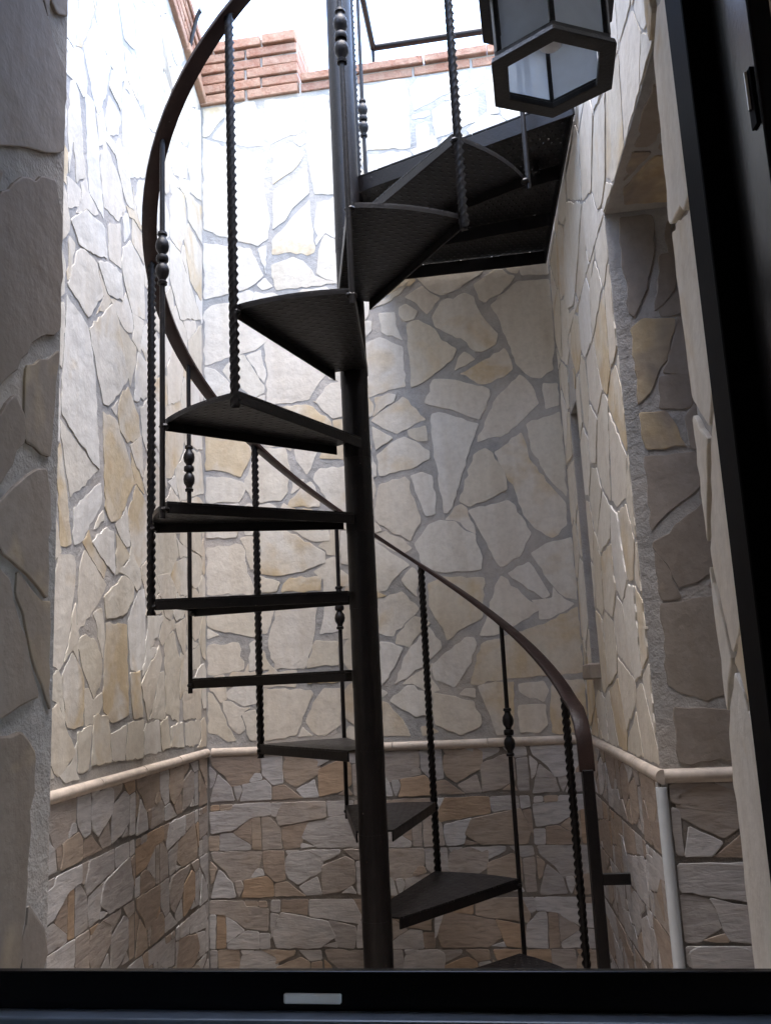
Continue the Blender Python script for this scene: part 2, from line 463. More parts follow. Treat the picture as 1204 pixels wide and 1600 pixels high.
# ------------------------------------------------------------------ outlines of the stones, read off the photograph (zoom pixels)
BACK_PX = region('''
62,58 180,62 178,120 135,165 95,222 62,228
182,62 345,18 362,140 392,275 300,278 200,258 115,235 128,205 185,140
405,20 620,8 598,100 605,200 520,225 430,270 418,180 405,130
640,35 690,5 760,5 790,540 680,540 660,430 635,300 640,220 632,100
590,210 635,255 600,280 562,250
450,310 550,262 620,330 580,395 450,490 445,400
65,240 200,290 420,335 400,420 395,520 430,700 420,790 365,830 240,800 65,735
460,520 545,480 635,390 650,540 560,620 520,690 450,740 450,620
445,800 505,740 560,670 650,580 665,720 680,865 640,885 545,865 445,880
365,850 412,830 410,990 385,920
68,820 150,830 240,840 325,850 375,960 395,1000 340,1050 240,1090 68,1130
440,940 560,895 620,920 680,1000 800,1040 470,1080 445,1000
720,800 740,770 800,800 805,1045 690,985 700,900
700,600 790,560 795,790 740,760 690,830 680,700
360,1050 405,1010 450,1060 390,1080
70,1200 110,1165 215,1150 240,1170 260,1210 440,1340 350,1410 250,1440 70,1495
''', 300, 150, 3.556) + region('''
640,420 690,370 940,540 880,620 850,675 740,690 650,700 660,560
445,540 500,475 545,465 640,610 640,640 590,670 520,610 480,590
555,470 625,440 650,560 640,600
362,525 410,535 480,600 520,660 480,760 362,760
880,690 950,600 1010,590 1020,750 960,765 870,680
560,720 650,720 840,700 950,775 970,850 800,860 600,760
360,830 560,880 580,930 530,1040 440,1010 360,1010
365,1040 450,1040 540,1065 560,1080 520,1160 365,1160
610,905 740,905 760,1000 750,1110 720,1150 600,1160 545,1080 590,950
780,910 890,920 840,1030 790,960
900,1000 1020,990 1030,1200 960,1190 870,1050
770,1050 830,1050 780,1115 765,1120
820,1080 860,1060 900,1140 900,1180 750,1180 760,1150
960,775 1020,770 1020,960 900,950 920,880 980,860
''', 200, 400, 3.01) + region('''
350,85 520,80 510,120 350,125
355,170 535,155 590,385 350,390
625,85 740,85 880,165 925,190 925,240 790,285 720,300 625,290
770,85 940,80 950,135 870,140
620,300 715,330 700,375 625,380
730,340 760,310 910,300 905,370 720,378
1000,90 1045,90 1045,250 1000,240
1000,270 1040,300 1040,350 1000,350
360,480 600,460 600,590 430,560 355,530
360,540 430,580 360,605
360,630 520,615 545,740 360,770
670,560 700,450 890,430 870,600 830,735 690,740 660,610
910,540 925,430 970,425 990,560 900,575
880,605 990,610 990,720 840,735
1000,430 1050,430 1055,590 1000,600
570,620 600,600 610,740 570,750
625,640 680,740 630,745
455,860 500,820 600,810 605,900 545,915
360,840 400,860 510,1075 470,1080 360,1030
535,950 600,930 605,1075 575,1075
640,830 860,840 870,860 790,1050 640,1075 630,900
835,985 890,870 920,830 1000,830 1000,1000 930,1050 890,1050
840,780 990,775 990,800 845,810
820,1010 870,1055 800,1060
''', 200, 800, 3.01) + region('''
300,110 450,90 650,75 600,115 500,180 430,205 370,180
600,150 710,70 815,105 740,195 660,245 620,195
690,260 830,135 1000,125 1015,400 1015,590 950,635 900,630 820,560 780,450 740,340
385,320 430,240 555,195 600,215 640,310 725,405 715,460 640,500 580,480 540,430 480,410 400,370
240,215 330,155 425,220 355,305 300,245
210,270 245,250 310,290 290,330 240,345 210,310
250,360 310,335 400,385 430,440 510,485 490,540 350,650 275,685 270,560
105,300 190,295 195,360 230,440 120,400
35,460 110,425 230,475 235,560 245,680 45,740
30,340 70,340 70,390 30,430
500,600 520,530 550,498 610,540
530,615 760,480 780,510 805,590 760,630 660,670
345,770 390,645 470,645 680,695 685,730 630,855 480,800
620,970 720,740 840,620 870,640 905,680 940,770 850,860 750,940
960,665 1040,665 1045,780 975,800
380,830 420,820 625,880 560,1060 490,1310 465,1340 445,1340 415,1170 385,960
875,880 1050,815 1070,1000 1085,1255 1000,1170 900,1010
710,1030 850,925 880,1000 890,1060 980,1180 1080,1290 1085,1400 1010,1470 920,1420 860,1350 810,1200 750,1110
525,1280 600,1040 660,1005 700,1030 770,1160 775,1220 690,1265 580,1310
65,860 230,735 300,800 350,855 200,930 100,880
255,910 350,885 360,965 310,970 260,940
70,890 180,950 90,1015
95,1040 200,960 240,945 370,1020 370,1060 300,1100 110,1150
85,1330 110,1195 245,1155 300,1300 325,1390 270,1490 180,1450 90,1380
270,1150 330,1130 385,1150 405,1270 400,1350 350,1360 310,1260
70,1040 95,1100 95,1150 75,1160
60,280 200,180 260,130 215,200 140,250
835,60 985,25 995,95 850,100
''', 560, 400, 3.344) + region('''
265,210 330,120 380,100 455,105 500,150 550,165 550,200 580,270 575,330 400,345 300,310
515,55 700,5 735,30 810,160 760,265 670,320 650,300 600,200 560,130
810,255 880,210 1000,180 1020,300 1025,470 970,460 890,380
700,350 800,295 840,350 900,450 870,470 770,400
640,410 670,360 770,450 850,520 740,590 640,640 570,640 610,540
325,400 400,365 590,370 580,560 500,600 415,665 400,610 330,500
200,380 250,320 270,330 280,400 275,460 220,410
75,200 180,270 240,310 160,380 130,430 85,435
90,470 205,435 285,515 220,580 165,645 95,630
100,670 210,700 170,790 105,880
170,870 230,720 330,600 385,670 390,700 300,790
345,780 500,650 540,650 555,680 530,770 450,885 360,850
530,870 580,680 640,660 870,590 1030,505 1055,620 1065,810 880,830 720,840
145,950 230,875 310,905 335,1020 270,1025 200,985
345,910 400,920 540,950 580,1050 570,1070 480,1110 360,1060
560,880 730,860 730,1010 720,1100 650,1110 600,980
750,870 870,855 895,900 870,955 800,935 755,905
750,970 880,965 890,1060 850,1100 760,1100
905,880 940,850 1060,850 1075,1100 910,1105 900,1000
110,950 140,960 210,1040 245,1115 115,1115
290,1070 330,1065 380,1095 300,1115
100,890 140,910 110,935
470,920 500,890 550,890 550,935
''', 560, 780, 3.01) + region('''
85,445 305,415 325,500 335,700 335,770 115,780 85,870
120,810 300,790 340,800 340,900 120,900
335,460 375,410 520,385 630,370 635,410 560,470 450,530 360,575
655,370 730,350 715,430 660,465
735,460 765,380 790,350 800,590 735,600
345,600 435,575 440,600 350,625
450,580 510,540 690,485 690,630 470,720 455,650
365,660 420,640 435,730 370,770
''', 540, 0, 3.344)
LEFT_PX = region('''
395,0 460,0 470,50 410,230 380,220
490,0 580,0 600,150 625,380 605,400 545,310 500,180 480,80
420,240 470,100 530,280 550,330 530,460 490,570 460,460
430,560 425,470 470,520 490,700 500,850 515,1080 445,950 435,750
350,420 370,400 395,480 425,880 380,905 365,700 345,860 340,600
545,480 600,580 590,670 540,680 525,600
545,430 560,350 605,410 600,550
615,440 690,530 740,640 780,680 740,880 650,880 615,740 610,600
685,60 740,30 790,60 810,330 790,660 730,610 710,450 680,250
590,0 660,0 670,240 620,190 600,60
500,760 525,710 590,880 625,1040 590,1100 520,1030 500,850
570,730 600,700 645,880 670,1045 630,1010 590,850
335,880 380,920 405,950 400,1020 340,1035
355,1100 430,1050 520,1140 530,1290 430,1245 395,1220
345,1180 375,1220 350,1380 335,1400
385,1260 420,1250 480,1320 510,1480 440,1580 340,1420
490,1310 550,1320 605,1370 610,1500 540,1470
540,1130 600,1120 605,1340 545,1290
610,1060 640,1070 650,1160 620,1210
615,1240 650,1210 715,1340 720,1590 660,1560 630,1450 610,1350
690,910 730,910 720,1120 700,1120 675,1000
660,1090 715,1180 720,1320 660,1210
720,60 770,200 820,340 900,330 940,350 880,590 830,640 820,350 790,60
945,540 1005,560 1010,680 1015,1000 950,950 945,700
870,700 900,690 935,850 930,890 870,870 840,780
850,1000 880,940 920,980 930,1120 900,1250 850,1180
940,970 1010,1040 1010,1220 940,1100
920,1200 940,1120 1005,1250 1005,1500 950,1400
850,1210 900,1270 940,1400 1000,1590 900,1590 850,1400
615,230 660,280 690,500 640,400
''', 0, 0, 3.2) + region('''
335,210 440,370 470,580 490,1050 440,990 310,780 320,500
450,370 560,250 590,330 635,610 600,670 540,740 515,730 480,550
600,350 640,400 680,460 670,560 650,650 610,470
690,480 735,540 735,700 670,720 675,600
590,800 605,700 640,660 690,800 700,910 635,930 600,870
650,950 705,900 715,1110 680,1050
515,790 580,830 620,950 665,1120 600,1300 555,1320 525,1250 520,1000
300,820 400,960 485,1070 350,1200 320,1000
280,1000 300,940 335,1200 355,1430 300,1440
370,1260 500,1140 505,1240 400,1430 370,1440
555,760 590,720 580,800
480,1330 515,1270 520,1320 470,1370
460,1430 530,1360 565,1380 570,1590 500,1500
580,1390 650,1500 580,1595
700,760 735,720 735,830 740,1000 710,900
835,560 880,420 915,560 900,720 840,740
830,760 900,730 925,900 900,1000 860,1100 830,1100
880,1060 930,970 1000,990 1015,1180 900,1220 880,1120
940,640 990,640 1010,960 950,950
780,1370 870,1370 890,1500 850,1590 780,1700 770,1600
900,1370 1000,1370 1005,1500 900,1430
940,430 1005,350 1005,600 950,560
680,1150 730,1250 730,1500 690,1560 650,1420 640,1300
''', 0, 400, 3.2) + region('''
320,70 410,80 415,200 380,520 330,690 280,660 285,480
430,420 440,150 470,40 585,230 540,330 430,480
580,290 690,180 740,240 735,310 700,380 640,410 590,410
710,430 770,270 805,260 800,690 760,705 725,690
430,560 455,515 520,530 560,620 560,740 520,860 460,700
590,450 700,460 710,940 620,985 575,920 580,650
345,740 400,610 430,660 465,760 460,1000 410,1020 370,1010
250,940 320,890 360,1020 415,1160 320,1290 250,1170
515,390 565,360 580,520 570,640
720,720 775,710 790,960 740,970
785,780 880,570 895,650 850,880 820,980
830,580 820,400 900,400 905,420 850,560
915,560 960,490 1000,650 990,980 920,930
1020,830 1115,800 1115,970 1020,975
430,1050 510,1010 490,1250 430,1270
520,960 600,960 615,1210 510,1230
610,1060 700,1010 690,1200 620,1200
710,1000 795,980 790,1190 700,1200
810,1000 880,980 890,1150 800,1170
950,1020 1010,990 1020,1130 950,1130
1030,1000 1110,980 1110,1110 1030,1120
250,1200 300,1300 260,1310
890,1000 930,960 945,1130 900,1150
970,450 1030,410 1030,640 985,520
950,110 1030,80 1035,280 990,280 950,190
870,180 940,165 980,260 950,420 915,400
255,760 320,700 345,760 360,1000 330,900 260,850
1060,600 1110,560 1110,690 1070,700
''', 0, 850, 3.5545)
JAMB_PX = region('''
530,60 600,0 750,0 720,150 640,330 570,400 540,250
680,270 830,255 830,410 680,415
560,440 710,430 760,500 800,590 620,605
590,650 850,625 870,780 720,900 640,990 600,800
640,1060 880,870 940,1190 770,1255 720,1150
690,1345 980,1305 1010,1500 1035,1720 900,1785 700,1700
''', 804, 500, 3.01) + region('''
665,285 920,300 950,550 690,540
''', 804, 1000, 2.667) + region('''
555,950 750,960 760,1200 720,1400 640,1570 560,1500 545,1200
800,1200 890,1180 900,1400 770,1540
840,1000 870,960 880,1140 840,1130
''', 830, 100, 4.0)
REVL_PX = region('''
-200,-200 150,-200 250,200 335,400 320,740 280,770 100,735 -200,700
240,0 300,-100 380,-100 360,90 310,80 270,70
''', 0, 0, 3.2) + [[(-30, 330), (19, 284), (62, 275), (83, 281), (94, 344), (95, 500), (91, 515), (56, 528), (-30, 640)]] + region('''
120,550 290,470 260,780 240,1010 115,930
-90,900 60,690 110,800 110,930 -90,1250
-90,1300 130,1090 220,1060 240,1200 230,1500 225,1720 130,1600 -90,1400
''', 0, 400, 3.2) + region('''
-90,0 40,200 200,850 100,900 -90,1000
-90,1100 100,1040 180,1160 150,1600 90,2500 -90,2500
''', 0, 850, 3.5545)
TILE_A = parse('''
25,0 330,0 330,90 265,150 150,170 115,110 40,50
340,0 465,0 470,160 410,170 345,110
15,50 60,90 40,160 18,180
70,100 150,170 170,250 20,255 40,180
165,165 205,160 220,195 190,255 175,220
265,140 300,95 335,100 345,135 270,150
220,160 360,140 395,175 395,250 205,255 225,200
480,40 510,10 660,0 700,20 690,110 545,185 490,150 470,100
475,0 560,0 490,30
600,0 800,0 795,25 680,75 690,40
690,90 830,40 880,65 880,180 800,220 690,240
410,180 480,170 560,230 590,248 405,250
550,200 660,145 685,245 590,245
800,235 860,195 890,240
820,0 950,0 955,50 885,60
890,70 955,60 955,240 895,240
''')
TILE_B = parse('''
25,5 75,5 75,35 20,40
80,5 160,2 155,35 80,40
165,5 385,0 385,70 275,80 155,150 30,165 20,45 150,35
395,0 470,0 420,85 390,70
470,0 720,0 720,90 440,130 425,90
730,0 885,0 890,65 740,85
160,165 270,80 270,230
275,85 325,80 330,260 275,255
335,80 380,80 445,140 455,255 340,260
80,170 150,165 265,235 260,262 75,262
10,180 75,180 70,262 10,262
460,145 615,115 565,250 470,260 455,190
580,200 620,120 890,70 940,190 920,255 670,255
565,225 655,250 565,258
895,0 950,0 955,60 900,70
905,80 955,70 960,210 945,190
''')

# ------------------------------------------------------------------ ground and floor
mb = MB(); mb.box((-300, -300, -.26), (600, 0, 0), (0, 600, 0), (0, 0, .02)); tag(mb.build('ground', M['ground']), kind='structure')
mb = MB(); mb.prism([W(-1.1, VO + .004, -.12), W(1.0, VO + .004, -.12), W(1.0, VB - .004, -.12), W(-1.1, VB - .004, -.12)], [W(-1.1, VO + .004, 0), W(1.0, VO + .004, 0), W(1.0, VB - .004, 0), W(-1.1, VB - .004, 0)])
tag(mb.build('floor', M['floor']), kind='structure')

# ------------------------------------------------------------------ walls
TOPB, TOPR = 3.462, 3.34
def ltop(s): return 3.462 + .45 * min(max(s, 0), .75)
T = .24
mb = MB()
a0, a1 = BACK.at(-.02, 0, 0), BACK.at(BLEN + .3, 0, 0)
mb.prism([a0 - Zv * .2, a1 - Zv * .2, a1 - Zv * .2 + V * T, a0 - Zv * .2 + V * T], [a0 + Zv * TOPB, a1 + Zv * TOPB, a1 + Zv * TOPB + V * T, a0 + Zv * TOPB + V * T])
wall_b = tag(mb.build('back_wall', M['mortar']), 'cream flagstone back wall behind the spiral staircase, brown tiles along its foot', 'wall')
mb = MB()
ss = [-.26, 0, .4, .75, LLEN]
for i in range(len(ss) - 1):
    q = [(ss[i], 0), (ss[i + 1], 0), (ss[i + 1], -T), (ss[i], -T)]
    mb.prism([LEFT.at(s, -.2, d) for s, d in q], [LEFT.at(s, ltop(s), d) for s, d in q])
wall_l = tag(mb.build('left_wall', M['mortar']), 'pale flagstone wall on the left under a sloping brick coping', 'wall')
RT = .42
def rplan(sA, sB, d0=0, d1=RT): return [(sA, d0), (sB, d0), (sB, d1), (sA, d1)]
def rpt(s, d, z): return RIGHT.at(s, z, 0) + U * d
NZ0, NZ1 = 1.085, 1.93
NS0, NS1 = (PR.y - 2.93) * 1.0036, (PR.y - 2.76) * 1.0036
mb = MB()
for sA, sB, z0, z1, d0 in ((-.02, NS0, -.2, TOPR, 0), (NS0, NS1, -.2, NZ0, 0), (NS0, NS1, NZ1, TOPR, 0), (NS0, NS1, NZ0, NZ1, .16), (NS1, RLEN, -.2, TOPR, 0), (RLEN, RLEN2, SOFZ, TOPR, 0)):
    q = rplan(sA, sB, d0)
    mb.prism([rpt(s, d, z0) for s, d in q], [rpt(s, d, z1) for s, d in q])
wall_r = tag(mb.build('right_wall', M['mortar']), 'cream flagstone wall on the right with a slit niche and a shaded doorway', 'wall')
# house wall with the window opening
VI = .872
mb = MB()
def wbox(m, u0, u1, v0, v1, z0, z1):
    return m.prism([W(u0, v0, z0), W(u1, v0, z0), W(u1, v1, z0), W(u0, v1, z0)], [W(u0, v0, z1), W(u1, v0, z1), W(u1, v1, z1), W(u0, v1, z1)])
WZ0, WZ1 = .62, 2.5
wbox(mb, -2.0, UL, VI, VO, -.2, 3.15); wbox(mb, UR, 1.6, VI, VO, -.2, 3.15); wbox(mb, UL, UR, VI, VO, -.2, WZ0); wbox(mb, UL, UR, VI, VO, WZ1, 3.15)
wall_h = tag(mb.build('house_wall', M['mortar']), 'stone-faced house wall framing the open window at both picture sides', 'wall')

# ---- stones laid by hand + fillers
def lay(pl, polys_px, parent, s0, s1, z0, z1, proud, extra_mark=(), rmax=.09, joint=.010, rmin=.016, limit=200, top=None, mat='stone', grow=1.0):
    cov = Cover(s0, s1, z0, z1)
    for e in extra_mark: cov.mark(e)
    if top is not None: cov.g |= cov.Z > top(cov.X)
    n = 0
    for po in polys_px:
        q = [pl.uv(*p) for p in po]
        c = np.mean(np.array(q), 0); q = [(c[0] + (p[0] - c[0]) * grow, c[1] + (p[1] - c[1]) * grow) for p in q]
        q = clip_rect(q, s0 + .002, s1 - .002, z0 + .003, z1 - .003)
        if len(q) < 3: continue
        if top is not None and max(p[1] for p in q) > min(top(np.array([p[0] for p in q]))) - .002:
            t = float(min(top(np.array([p[0] for p in q])))); q = clip_rect(q, s0, s1, z0, t - .003) if t > z0 else []
            if len(q) < 3: continue
        cov.mark(q)
        stone(pl, q, 'stone', M[mat], parent, proud); n += 1
    for q in cov.fill(rmax, joint, rmin, limit=limit):
        stone(pl, q, 'stone', M[mat], parent, proud * .8); n += 1
    return n
nb = lay(BACK, BACK_PX, wall_b, .004, BLEN - .004, ZD + .022, TOPB - .004, .0022, grow=1.02)
nl = lay(LEFT, LEFT_PX, wall_l, .004, LLEN - .01, ZD + .022, 3.80, .0016, grow=1.05, joint=.007, top=lambda s: 3.455 + .45 * np.clip(s, 0, .75), rmax=.10, limit=230)
lay(JAMB, JAMB_PX, wall_r, .03, JLEN - .02, ZD + .024, SOFZ - .01, .003, limit=40, mat='shaded_brown_stone', grow=1.05, joint=.007)
lay(REVL, REVL_PX, wall_h, .006, VO - VI - .006, WZ0 + .02, WZ1, .005, mat='shaded_brown_stone', rmax=.16, joint=.014, rmin=.02, limit=30)
# right wall: random flags
hole = [(NS0 - .012, NZ0 - .03), (NS1 + .012, NZ0 - .03), (NS1 + .012, NZ1 + .012), (NS0 - .012, NZ1 + .012)]
def lay_voronoi(pl, parent, s0, s1, z0, z1, cell, gap, proud, avoid=None, asp=1.0, edge=None):
    for q in voronoi(s0, s1, z0, z1, cell, gap=gap, asp=asp):
        if avoid:
            (x0, y0), (x1, y1) = avoid
            c = np.mean(np.array(q), 0)
            xs = [p[0] for p in q]; zs = [p[1] for p in q]
            if max(xs) > x0 and min(xs) < x1 and max(zs) > y0 and min(zs) < y1:
                if c[0] >= (x0 + x1) / 2: r = clip_rect(q, x1, s1, z0, z1)
                else: r = clip_rect(q, s0, x0, z0, z1)
                if len(r) < 3 or abs(area(r)) < 4e-4:
                    r = clip_rect(q, s0, s1, y1, z1) if c[1] > y1 - .05 else clip_rect(q, s0, s1, z0, y0)
                q = r
                if len(q) < 3: continue
        stone(pl, q, 'stone', M['stone'], parent, proud + RNG.uniform(0, .002), tilt=.0022)
lay_voronoi(RIGHT, wall_r, .004, RLEN - .004, ZD + .022, SOFZ, .165, .012, .0014, (hole[0], hole[2]))
lay_voronoi(RIGHT, wall_r, .004, RLEN2 - .01, SOFZ + .004, TOPR - .01, .19, .010, .0014)
lay_voronoi(REVR, wall_h, .004, VO - VI - .01, WZ0 + .02, WZ1 - .01, .24, .014, .007)
class Under:                                             # the underside over the doorway
    e = (PRF - PRN).normalized(); n = -Zv
    def at(s, a, z, d=0): return PRN + s.e * a + U * z + Zv * (SOFZ - d)
for q in voronoi(.02, RLEN2 - RLEN - .02, .02, RT - .02, .17, gap=.02): stone(Under(), q, 'stone', M['shaded_brown_stone'], wall_r, .004)

# ---- printed stone tiles of the dado
ROWH, UNIT = .1635, .000604
def dado(pl, parent, s0, s1, shift=0.0, mirror=False):
    z1 = ZD - .014; r = 0; cov = []
    rest = MB()
    # dark backing sheet, a little proud of the mortar
    m = MB(); m.prism([pl.at(s0, -.1, 0), pl.at(s1, -.1, 0), pl.at(s1, z1, 0), pl.at(s0, z1, 0)], [pl.at(s0, -.1, .003), pl.at(s1, -.1, .003), pl.at(s1, z1, .003), pl.at(s0, z1, .003)])
    m.build('tile_bed', M['grout'], parent)
    while z1 - r * ROWH > -.02:
        pat = TILE_A if r % 2 == 0 else TILE_B
        off = shift + (0, 0, 0, .23, -.17)[r % 5]; flip = (r % 5 in (3,)) != mirror
        zt = z1 - r * ROWH; L = 952 * UNIT
        k0 = int((s0 - off) // L) - 1
        for k in range(k0, int((s1 - off) / L) + 2):
            for po in pat:
                q = [(off + k * L + ((952 - a) if flip else a) * UNIT, zt - .0015 - b * (ROWH - .004) / 262) for a, b in po]
                c = np.mean(np.array(q), 0)                      # grow each a little: the joints are thin lines
                q = [(c[0] + (p[0] - c[0]) * 1.045, c[1] + (p[1] - c[1]) * 1.05) for p in q]
                q = clip_rect(q, s0 + .0015, s1 - .0015, max(.002, zt - ROWH + .001), zt - .001)
                if len(q) >= 3 and abs(area(q)) > 2e-4: stone(pl, q, 'tile_stone', M['tile'], parent, .0052, bev=.0014, rough=.0012, tilt=.002, rnd=.2)
        r += 1
dado(BACK, wall_b, .004, BLEN - .004, .0)
dado(LEFT, wall_l, .012, LLEN * .62, .12, True)
dado(RIGHT, wall_r, .012, RLEN - .012, .31)
dado(JAMB, wall_r, .012, JLEN - .01, -.13, True)

# ---- half-round glazed moulding over the tiles
def moulding(pl, parent, s0, s1, piece):
    n = max(1, round((s1 - s0) / piece)); L = (s1 - s0) / n
    for i in range(n):
        a, b = s0 + i * L + .0013, s0 + (i + 1) * L - .0013
        m = MB(); ring = [(math.cos(t) * .0145, math.sin(t) * .0155) for t in [-math.pi / 2 + math.pi * k / 10 for k in range(11)]]
        pr = [(-.004, -.0155)] + [(c, s_) for c, s_ in ring] + [(-.004, .0155)]
        z = ZD + RNG.uniform(-.001, .001)
        m.prism([pl.at(a, z + y, d) for d, y in pr], [pl.at(b, z + y, d) for d, y in pr])
        m.build('moulding', M['moulding'], parent, smooth=True)
moulding(BACK, wall_b, .018, BLEN - .018, .30); moulding(LEFT, wall_l, .004, LLEN * .62, .30)
moulding(RIGHT, wall_r, .004, RLEN + .016, .30); moulding(JAMB, wall_r, .004, JLEN - .005, .30)
m = MB(); m.tube([PRN + Vector((-.004, -.006, -.05)), PRN + Vector((-.004, -.006, ZD - .022))], .0125, 12); m.build('corner_trim', M['trim'], wall_r, smooth=True)
# brick sill of the niche
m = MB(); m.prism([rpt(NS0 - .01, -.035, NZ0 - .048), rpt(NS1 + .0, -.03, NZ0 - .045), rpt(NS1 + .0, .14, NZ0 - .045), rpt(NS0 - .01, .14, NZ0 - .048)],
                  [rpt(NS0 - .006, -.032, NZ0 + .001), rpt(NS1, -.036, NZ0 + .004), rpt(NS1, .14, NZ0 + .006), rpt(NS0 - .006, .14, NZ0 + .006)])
m.build('sill', M['shaded_brown_stone'], wall_r, bevel=.005)

# ---- bricks on top of the walls
def brick(pl, s0, s1, z0, z1, d0, d1, parent, slope=0):
    j = lambda: RNG.uniform(-.0025, .0025)
    g = lambda s: slope * s
    q = [(s0 + j(), d0 + j()), (s1 + j(), d0 + j()), (s1 + j(), d1), (s0 + j(), d1)]
    m = MB(); o = pl.at((s0 + s1) / 2, (z0 + z1) / 2 + g((s0 + s1) / 2), 0)
    m.prism([pl.at(s, z0 + g(s) + j() * .8, d) for s, d in q], [pl.at(s, z1 + g(s) + j() * .8, d) for s, d in q])
    return m.build('brick', M['brick'], parent, bevel=.003, loc=o)
PW = .425
for c in range(6):
    z = TOPB + .004 + c * .0475
    edges = [-.02, .115, .265, PW] if c % 2 else [-.02, .20, PW]
    if c == 5: edges = [-.02, .06, .27, PW]
    for a, b in zip(edges, edges[1:]): brick(BACK, a + .005, b - .005, z, z + (.040 if c < 5 else .045), (.012 if c < 5 else .024) + RNG.uniform(-.004, .004), -.22, wall_b)
m = MB(); m.prism([BACK.at(s, TOPB, d) for s, d in ((-.02, .0), (PW - .006, .0), (PW - .006, -.2), (-.02, -.2))], [BACK.at(s, TOPB + .28, d) for s, d in ((-.02, .0), (PW - .006, .0), (PW - .006, -.2), (-.02, -.2))])
m.build('pier_core', M['mortar'], wall_b)
m = MB(); m.prism([BACK.at(s, TOPB, d) for s, d in ((PW, .0), (BLEN + .3, .0), (BLEN + .3, -.2), (PW, -.2))], [BACK.at(s, TOPB + .05, d) for s, d in ((PW, .0), (BLEN + .3, .0), (BLEN + .3, -.2), (PW, -.2))])
m.build('coping_bed', M['mortar'], wall_b)
s = PW + .01; i = 0
while s < BLEN + .2:
    L = .235; brick(BACK, s, s + L - .012, TOPB + .002, TOPB + .040, .006, -.22, wall_b); s += L
s = PW + .012
while s < BLEN + .2:
    L = .255; brick(BACK, s, s + L - .004, TOPB + .046, TOPB + .082, .020 + RNG.uniform(-.003, .003), -.22, wall_b); s += L
m = MB()
for i in range(2):
    sa, sb = ((-.1, .75), (.75, LLEN))[i]
    m.prism([LEFT.at(s_, ltop(s_) + (.45 * s_ if s_ < 0 else 0), d) for s_, d in ((sa, 0), (sb, 0), (sb, -.2), (sa, -.2))], [LEFT.at(s_, ltop(s_) + (.45 * s_ if s_ < 0 else 0) + .27, d) for s_, d in ((sa, 0), (sb, 0), (sb, -.2), (sa, -.2))])
m.build('parapet_core', M['mortar'], wall_l)
for c in range(6):
    s = .004 - (.11 if c % 2 else 0)
    while s < .75:
        L = .225; a, b = max(s, .004), min(s + L - .01, .75)
        if b - a > .03:
            brick(LEFT, a, b, 3.466 + c * .0475, 3.466 + c * .0475 + .039, .012 + (.012 if c in (0, 5) else 0) + RNG.uniform(-.004, .004), -.2, wall_l, slope=.45)
        s += L

# ------------------------------------------------------------------ spiral staircase
AX = Vector((-.0752, 2.5404, 0)); RS = .5942; T0, DT = R_(13.8827), R_(28.6832); RISE = .22; HR = 1.0171
def SP(k, r=RS): return AX + Vector((math.cos(T0 + k * DT), math.sin(T0 + k * DT), 0)) * r
st = tag(empty('spiral_staircase', AX), 'dark iron spiral staircase with twisted and turned balusters round a central pole', 'staircase')
def sbuild(mb_, name, mat, parent=st, **k):
    o = mb_.build(name, mat, None, **k); o.parent = parent; o.matrix_parent_inverse = Matrix.Identity(4)
    o.location = (Vector(o.location) - AX) if parent is st else o.location
    return o
m = MB(); m.tube([(0, 0, 0), (0, 0, 3.9)], .040, 32); sbuild(m, 'central_pole', M['iron'], smooth=True).location = (0, 0, 0)
m = MB(); m.tube([(0, 0, 3.9), (0, 0, 3.905), (0, 0, 3.93), (0, 0, 3.95)], [.05, .05, .035, .004], 24); sbuild(m, 'pole_cap', M['iron'], smooth=True).location = (0, 0, 0)
m = MB(); m.tube([(0, 0, .001), (0, 0, .012)], .10, 28); sbuild(m, 'base_plate', M['iron'], smooth=True).location = (0, 0, 0)
# one tread in its own frame: x outwards, top face at z = 0
def tread_parts():
    ha = DT / 2 + .012; ro = RS - .010
    arc = [(ro * math.cos(-ha + 2 * ha * i / 8), ro * math.sin(-ha + 2 * ha * i / 8)) for i in range(9)]
    inn = [(.034, .052), (.034, -.052)]
    poly = arc + inn
    pm = MB().prism([(x, y, -.005) for x, y in poly], [(x, y, 0) for x, y in poly])
    fm = []
    for sg in (-1, 1):
        a = Vector((.034, sg * .052, 0)); b = Vector((ro * math.cos(ha), sg * ro * math.sin(ha), 0)); d = (b - a).normalized(); nn = Vector((-d.y, d.x, 0)) * -sg * .005
        fm.append(MB().prism([a - Zv * .031, b - Zv * .031, b + nn - Zv * .031, a + nn - Zv * .031], [a - Zv * .0052, b - Zv * .0052, b + nn - Zv * .0052, a + nn - Zv * .0052]))
    lip = MB()
    for i in range(8):
        p, q = Vector((*arc[i], 0)), Vector((*arc[i + 1], 0)); k = .993
        lip.prism([p - Zv * .014, q - Zv * .014, q * k - Zv * .014, p * k - Zv * .014], [p - Zv * .0052, q - Zv * .0052, q * k - Zv * .0052, p * k - Zv * .0052])
    sm = MB().tube([(0, 0, -.05), (0, 0, -.002)], .0408, 24)
    return pm, fm, lip, sm
pm, fm, lip, sm = tread_parts()
tr0 = sbuild(pm, 'tread', M['iron_plate'])
subs = [sbuild(f, 'flange', M['iron'], tr0, bevel=.0012) for f in fm] + [sbuild(lip, 'lip', M['iron'], tr0), sbuild(sm, 'sleeve', M['iron'], tr0, smooth=True)]
for sg in (-1, 1):
    hq_ = DT / 2; cx, cy = (RS - .006) * math.cos(hq_), sg * (RS - .006) * math.sin(hq_)
    wb = MB().tube([(cx, cy, -.029), (cx, cy, -.026), (cx, cy, -.021), (cx, cy, -.016), (cx, cy, -.013)], [.004, .012, .0145, .012, .004], 8)
    sbuild(wb, 'weld_bead', M['iron'], tr0, smooth=True)
